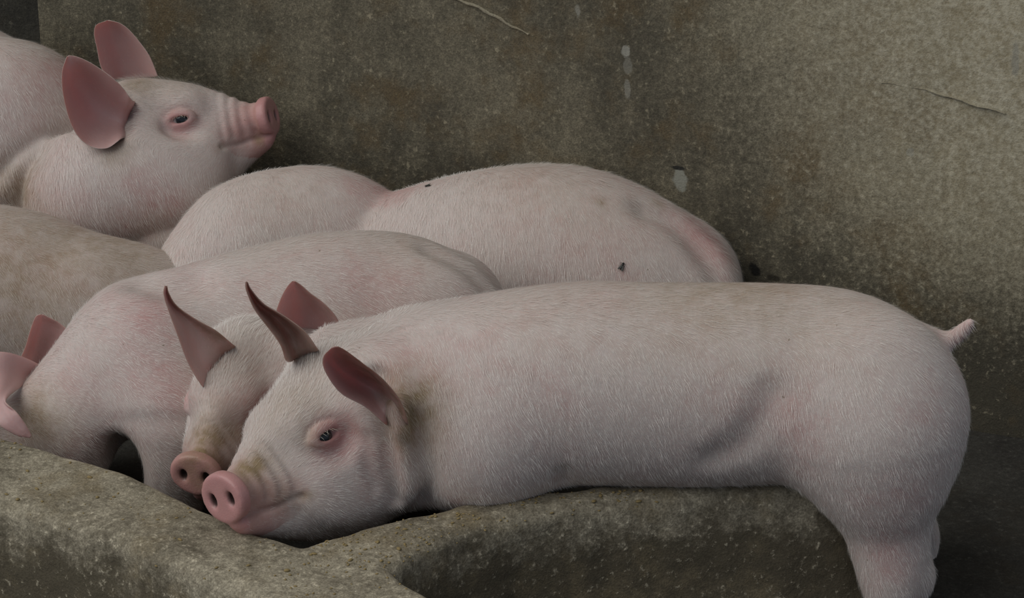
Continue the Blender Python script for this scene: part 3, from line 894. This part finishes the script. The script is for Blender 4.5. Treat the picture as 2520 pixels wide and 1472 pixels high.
# ---------------------------------------------------------------- the pig standing at left behind the kerb
def left_pig():
    root = pig('pig with lowered head behind the left kerb, one foreleg showing beside the two muddy snouts', (-.3, .4, 0))
    H = Head(P(-420, 1240, .27), (-.85, -.30, -.1), (-.25, .9, .2), .9)
    trunk = group([
        ('u', chain([P(390, 895, .38), P(470, 868, .405), P(600, 825, .43), P(800, 775, .45), P(960, 765, .47), P(1060, 785, .48)],
                    [.132, .136, .135, .132, .128, .115], lat=.9), 0),
        ('u', ell(P(1040, 790, .43), (.125, .08, .115)), .03),
        ('u', ell(P(1110, 770, .52), (.09, .065, .10)), .025),
        ('u', chain([P(360, 890, .37), P(268, 955, .35), P(172, 1045, .32), P(60, 1115, .31), P(-100, 1160, .31)], [.125, .108, .097, .078, .08]), .04),
        ('u', chain([P(420, 1010, .30), P(420, 1130, .27), P(425, 1250, .27), P(430, 1340, .26)], [.095, .062, .046, .035]), .045),
        ('u', chain([P(200, 1010, .44), P(170, 1150, .43), P(160, 1300, .43)], [.08, .05, .04]), .04),
        ('u', chain([P(1020, 900, .42), P(960, 1010, .40), P(1030, 1080, .42)], [.10, .06, .04]), .04)])
    f = group([('u', trunk, 0), ('u', H.fn, .05)])
    f = group([('u', f, 0), ('s', ell(P(300, 1150, .25), (.030, .12, .055)), .035), groove(f, [(350, 690), (420, 700), (480, 690)], .008, .06),
               groove(f, [(1060, 610), (1130, 640), (1200, 700)], .005, .04, .005)])
    f = H.finish(f)
    make_body(f, (-1.08, .12, -.03), (.05, .72, .50), .0035, root, [H],
              blush=[((250, 720), .05, .4), ((370, 770), .06, .5), ((150, 900), .08, .3), ((400, 900), .06, .25), ((460, 990), .05, .6), ((900, 680), .1, .2), ((250, 1050), .08, .3),
                     ((950, 720), .09, .4), ((420, 690), .06, .3)],
              soil=[((70, 1020), .05, .6), ((130, 1060), .05, .3), ((1000, 600), .09, .25), ((700, 600), .1, .15)],  # brown beside the hanging ear paints in its shadow
              flow=tail_down((1, .1, 0), .75), length=.0135)
    make_ear(root, [(40, 900, .44), (60, 860, .43), (72, 820, .425), (82, 790, .425), (90, 777, .43), (100, 774, .43)],
             [(95, 895, .47), (100, 850, .465), (110, 815, .455), (112, 795, .45), (108, 782, .44), (103, 774, .435)],
             [(150, 895, .40), (172, 850, .42), (172, 820, .43), (150, 797, .435), (125, 783, .435), (106, 774, .435)], soil=.3)
    make_ear(root, [(-75, 885, .33), (-70, 950, .28), (-45, 1005, .22), (-5, 1045, .19), (40, 1072, .185), (73, 1078, .185)],
             [(10, 866, .33), (5, 925, .30), (-5, 980, .23), (20, 1020, .195), (50, 1055, .185), (76, 1076, .185)],
             [(110, 905, .36), (70, 940, .345), (15, 985, .215), (42, 1015, .195), (64, 1046, .19), (78, 1072, .188)], soil=.1)
    return H
left_pig()

# ---------------------------------------------------------------- the pig lying against the wall in the middle
def middle_pig():
    root = pig('long pig lying against the stained wall with a black fly on its flank', (.0, .8, 0))
    sh = group([('u', ell(P(765, 648, .84), (.205, .13, .175)), 0),
                ('u', chain([P(600, 640, .82), P(530, 700, .80), P(500, 780, .80)], [.125, .11, .09]), .06)])
    rump = group([('u', chain([P(880, 720, .82), P(1060, 668, .80), P(1250, 648, .775), P(1400, 652, .755), P(1530, 700, .735), P(1650, 735, .705)],
                              [.140, .152, .168, .171, .164, .125], lat=.9), 0),
                  ('u', ell(P(1500, 740, .69), (.15, .085, .14)), .035),
                  ('u', ell(P(1640, 700, .76), (.13, .075, .125)), .02),
                  ('u', chain([P(1560, 800, .68), P(1440, 900, .64), P(1600, 960, .66)], [.1, .06, .04]), .04)])
    f = group([('u', sh, 0), ('u', rump, .010)])
    f = group([('u', f, 0), groove(f, [(1590, 515), (1660, 545), (1720, 600), (1770, 680)], .006, .045, .006)])
    tailw = np.array([.9, -.3, 0])
    make_body(f, (-.68, .54, -.03), (.50, 1.05, .52), .0035, root, [],
              blush=[((950, 470), .07, .6), ((1400, 600), .15, .25), ((1700, 560), .06, .6), ((1750, 620), .05, .5), ((1530, 660), .02, .3), ((850, 520), .1, .2)],
              soil=[((1300, 440), .12, .25), ((1500, 520), .1, .15), ((700, 480), .1, .2), ((1620, 500), .012, .5), ((1480, 500), .01, .4)],
              flow=tail_down((.25, -.1, 0), 1.0), length=.016)
    return f
fH = middle_pig()

# ---------------------------------------------------------------- the dusty pig at the left edge
def edge_pig():
    root = pig('brownish dusty pig at the left edge between the raised head and the left pig', (-.75, .78, 0))
    f = group([('u', chain([P(-520, 720, .86), P(-250, 715, .83), P(0, 735, .79), P(170, 770, .765), P(330, 780, .75), P(420, 790, .75)], [.13, .155, .165, .150, .128, .10], lat=.85), 0),
               ('u', ell(P(230, 790, .72), (.10, .07, .12)), .04),
               ('u', chain([P(-520, 720, .86), P(-640, 800, .86)], [.13, .09]), .05),
               ('u', chain([P(200, 880, .72), P(130, 980, .70), P(220, 1020, .72)], [.09, .06, .04]), .04),
               ('u', chain([P(-350, 850, .8), P(-380, 960, .76), P(-430, 1030, .76)], [.08, .05, .04]), .04)])
    make_body(f, (-1.6, .55, -.03), (-.5, 1.05, .50), .0045, root, [],
              blush=[((60, 700), .12, .3)], soil=[((120, 560), .2, .25), ((20, 720), .1, .3), ((300, 620), .1, .2)], soil_base=.22,
              flow=tail_down((.6, 0, 0), .9), length=.013, density=80000)
edge_pig()

# ---------------------------------------------------------------- the pig with its head raised against the wall
def raised_pig():
    root = pig('pig in the far left corner raising its head, big pink ears up', (-.8, 1.1, 0))
    H = Head(P(666, 285, 1.045), (.97, .20, .12), (-.20, .97, .10), .98, turn=8)
    head = group([('u', H.fn, 0),
                  ('u', ell(P(255, 470, .975), (.15, .10, .115), [[.9, 0, .43], [0, 1, 0], [-.43, 0, .9]]), .05),
                  ('u', ell(P(410, 450, .985), (.11, .085, .085)), .06)])
    trunk = group([('u', ell(P(20, 345, 1.13), (.185, .14, .19)), 0),
                   ('u', ell(P(-100, 330, 1.19), (.2, .14, .215)), .012),
                   ('u', ell(P(-330, 380, 1.22), (.25, .14, .19)), .05),
                   ('u', chain([P(60, 430, 1.13), P(160, 560, 1.08)], [.135, .10]), .05)])
    f = group([('u', trunk, 0), ('u', head, .012),
               ('u', ell(P(410, 592, .945), (.075, .05, .048)), .006),
               ('s', ell(P(292, 290, .965), (.030, .065, .034)), .015), ('s', ell(P(258, 312, .955), (.034, .06, .03)), .015)])
    f = group([('u', f, 0), groove(f, [(-10, 440), (40, 385), (100, 345), (150, 325), (185, 320)], .006, .025), ridge(f, [(10, 470), (60, 405), (110, 368), (160, 345)], .008, .03, .004)])
    f = H.finish(f)
    def flow(V):
        a = np.tile(np.array([.35, -.1, -.9]), (len(V), 1))
        return a
    make_body(f, (-1.50, .85, -.03), (-.38, 1.45, .66), .0032, root, [H],
              blush=[((60, 220), .09, .4), ((150, 180), .05, .3), ((80, 470), .08, .45), ((300, 520), .08, .3), ((420, 500), .06, .2), ((340, 420), .05, .25)],
              soil=[((340, 205), .03, .6), ((420, 210), .05, .2), ((380, 560), .05, .25), ((120, 120), .1, .25), ((285, 372), .03, .5), ((60, 480), .06, .5), ((20, 450), .06, .3), ((635, 345), .01, .5)],  # soil in the neck fold is dirt plus its painted-in shadow
              flow=flow, length=.017)
    make_ear(root, [(312, 340, 1.0), (298, 342, .92), (262, 366, .90), (215, 358, .90), (178, 315, .90), (156, 240, .915), (152, 180, .93), (164, 140, .94)],
             [(318, 300, 1.05), (305, 298, 1.005), (275, 285, 1.003), (245, 265, 1.002), (215, 235, .998), (188, 200, .98), (172, 165, .95), (166, 138, .945)],
             [(334, 250, 1.03), (324, 245, .945), (308, 222, .935), (285, 197, .93), (255, 174, .935), (222, 153, .94), (190, 139, .945), (170, 136, .945)], soil=.12)
    make_ear(root, [(262, 195, 1.10), (246, 160, 1.10), (238, 120, 1.10), (231, 85, 1.10), (236, 62, 1.10), (262, 51, 1.11)],
             [(325, 195, 1.15), (312, 150, 1.15), (298, 112, 1.145), (284, 82, 1.14), (272, 62, 1.13), (266, 50, 1.115)],
             [(390, 188, 1.09), (370, 140, 1.09), (348, 108, 1.095), (318, 73, 1.10), (295, 57, 1.105), (272, 51, 1.11)], soil=.1)
    make_eye(root, H, -1); make_eye(root, H, 1)
    return H
HF = raised_pig()

# ------------------------------------------------------------------ flies and feed
def blob(c, r, R, nu=10, nv=8):
    V = []; Fs = []
    for j in range(nv + 1):
        th = math.pi * j / nv
        for i in range(nu):
            ph = 2 * math.pi * i / nu
            q = np.array([math.cos(th) * r[0], math.sin(th) * math.cos(ph) * r[1], math.sin(th) * math.sin(ph) * r[2]])
            V.append(c + q @ R)
    for j in range(nv):
        for i in range(nu):
            Fs.append((j * nu + i, j * nu + (i + 1) % nu, (j + 1) * nu + (i + 1) % nu, (j + 1) * nu + i))
    return V, Fs
M_FLY = plain('fly_black', (.018, .017, .015), .35); M_WING = plain('fly_wing', (.10, .10, .09), .3)
def fly(px, py, label, ang, fn, y0, k=1.0):
    d = P(px, py, y0) - CAM; d /= np.linalg.norm(d)
    t = np.linspace(2.5, 6, 4000); pts = (CAM + t[:, None] * d).astype(F32)
    dist = fn(pts); hit = np.argmax(dist < .0); p = pts[hit].astype(float)
    eps = 1e-3
    g = np.array([(fn((p + eps * np.eye(3)[a])[None].astype(F32)) - fn((p - eps * np.eye(3)[a])[None].astype(F32)))[0] for a in range(3)])
    n = g / np.linalg.norm(g)
    a = RT * math.cos(ang) + UP * math.sin(ang); a -= n * (a @ n); a /= np.linalg.norm(a); s = np.cross(n, a)
    R = np.stack([a, s, n]); R = R
    root = empty('fly', p); tag(root, label, 'fly', 'flies on the long pig')
    c = p + n * .0022 * k
    parts = [blob(c - a * .0035 * k, (.0042 * k, .0021 * k, .0019 * k), R), blob(c + a * .0012 * k, (.0025 * k, .0021 * k, .002 * k), R), blob(c + a * .0042 * k, (.0014 * k, .0018 * k, .0015 * k), R)]
    V = []; Fs = []
    for v, f in parts:
        b = len(V); V += v; Fs += [tuple(i + b for i in q) for q in f]
    link_mesh('body', V, Fs, M_FLY, root)
    for q in (1, -1):
        wd_ = a * -.9 + s * q * .42; wd_ /= np.linalg.norm(wd_); ws_ = np.cross(n, wd_)
        v, f = blob(c + n * .0014 * k + wd_ * .0045 * k, (.0052 * k, .0019 * k, .00018), np.stack([wd_, ws_, n]))
        link_mesh('wing', v, f, M_WING, root)
        for j in (-1, 0, 1):
            b0 = c + a * (.0012 + j * .0014) * k; b1 = b0 + (s * q * .0035 + a * j * .0012 + n * .0008) * k; b2 = p + (s * q * .0052 + a * (j * .0028)) * k
            LV = []; 
            for pt, rr in ((b0, .00035), (b1, .0003), (b2, .0002)):
                for m_ in range(4):
                    an = m_ * math.pi / 2; LV.append(pt + rr * k * (a * math.cos(an) + n * math.sin(an)))
            LF = [(r_ * 4 + m_, r_ * 4 + (m_ + 1) % 4, r_ * 4 + 4 + (m_ + 1) % 4, r_ * 4 + 4 + m_) for r_ in (0, 1) for m_ in range(4)]
            link_mesh('leg', LV, LF, M_FLY, root)
fly(1531, 654, 'black fly on the flank of the long pig against the wall', 1.1, fH, .62)
fly(1052, 459, 'tiny dark fly at the back line of the long pig beside the wall', 2.6, fH, .78, .8)

# crumbs of feed lying on the kerb: too many and too small to count
M_FEED = plain('feed_crumb', (.27, .20, .085), .8)
FV = []; FFc = []
r3 = np.random.default_rng(11)
zones = [((0, 1070), (700, 1330), 60), ((-20, 1130), (760, 1420), 90), ((760, 1300), (1150, 1400), 120), ((950, 1260), (1350, 1330), 120), ((1250, 1205), (1650, 1250), 90), ((650, 1380), (1100, 1470), 60), ((0, 1060), (60, 1090), 14)]
for (x0, y0), (x1, y1), cnt in zones:
    for _ in range(cnt):
        q = PZ(r3.uniform(x0, x1), r3.uniform(y0, y1), TZ)
        h = TR_BVH.ray_cast(Vector((q[0], q[1], .5)), Vector((0, 0, -1)))
        if h[0] is None or h[0].z < TZ - .02: continue
        c = np.array(h[0]); s_ = r3.uniform(.0007, .0022) * (1.6 if r3.random() < .12 else 1)
        Rm = np.array(Matrix.Rotation(r3.uniform(0, 6.28), 3, 'Z'))
        v, f = blob(c + (0, 0, s_ * .3), (s_ * r3.uniform(.8, 1.8), s_, s_ * .6), Rm, 6, 4)
        b = len(FV); FV += v; FFc += [tuple(i + b for i in k) for k in f]
fd = link_mesh('feed_crumbs', FV, FFc, M_FEED)
tag(fd, 'yellow feed crumbs scattered on top of the concrete kerb', 'feed', kind='stuff')
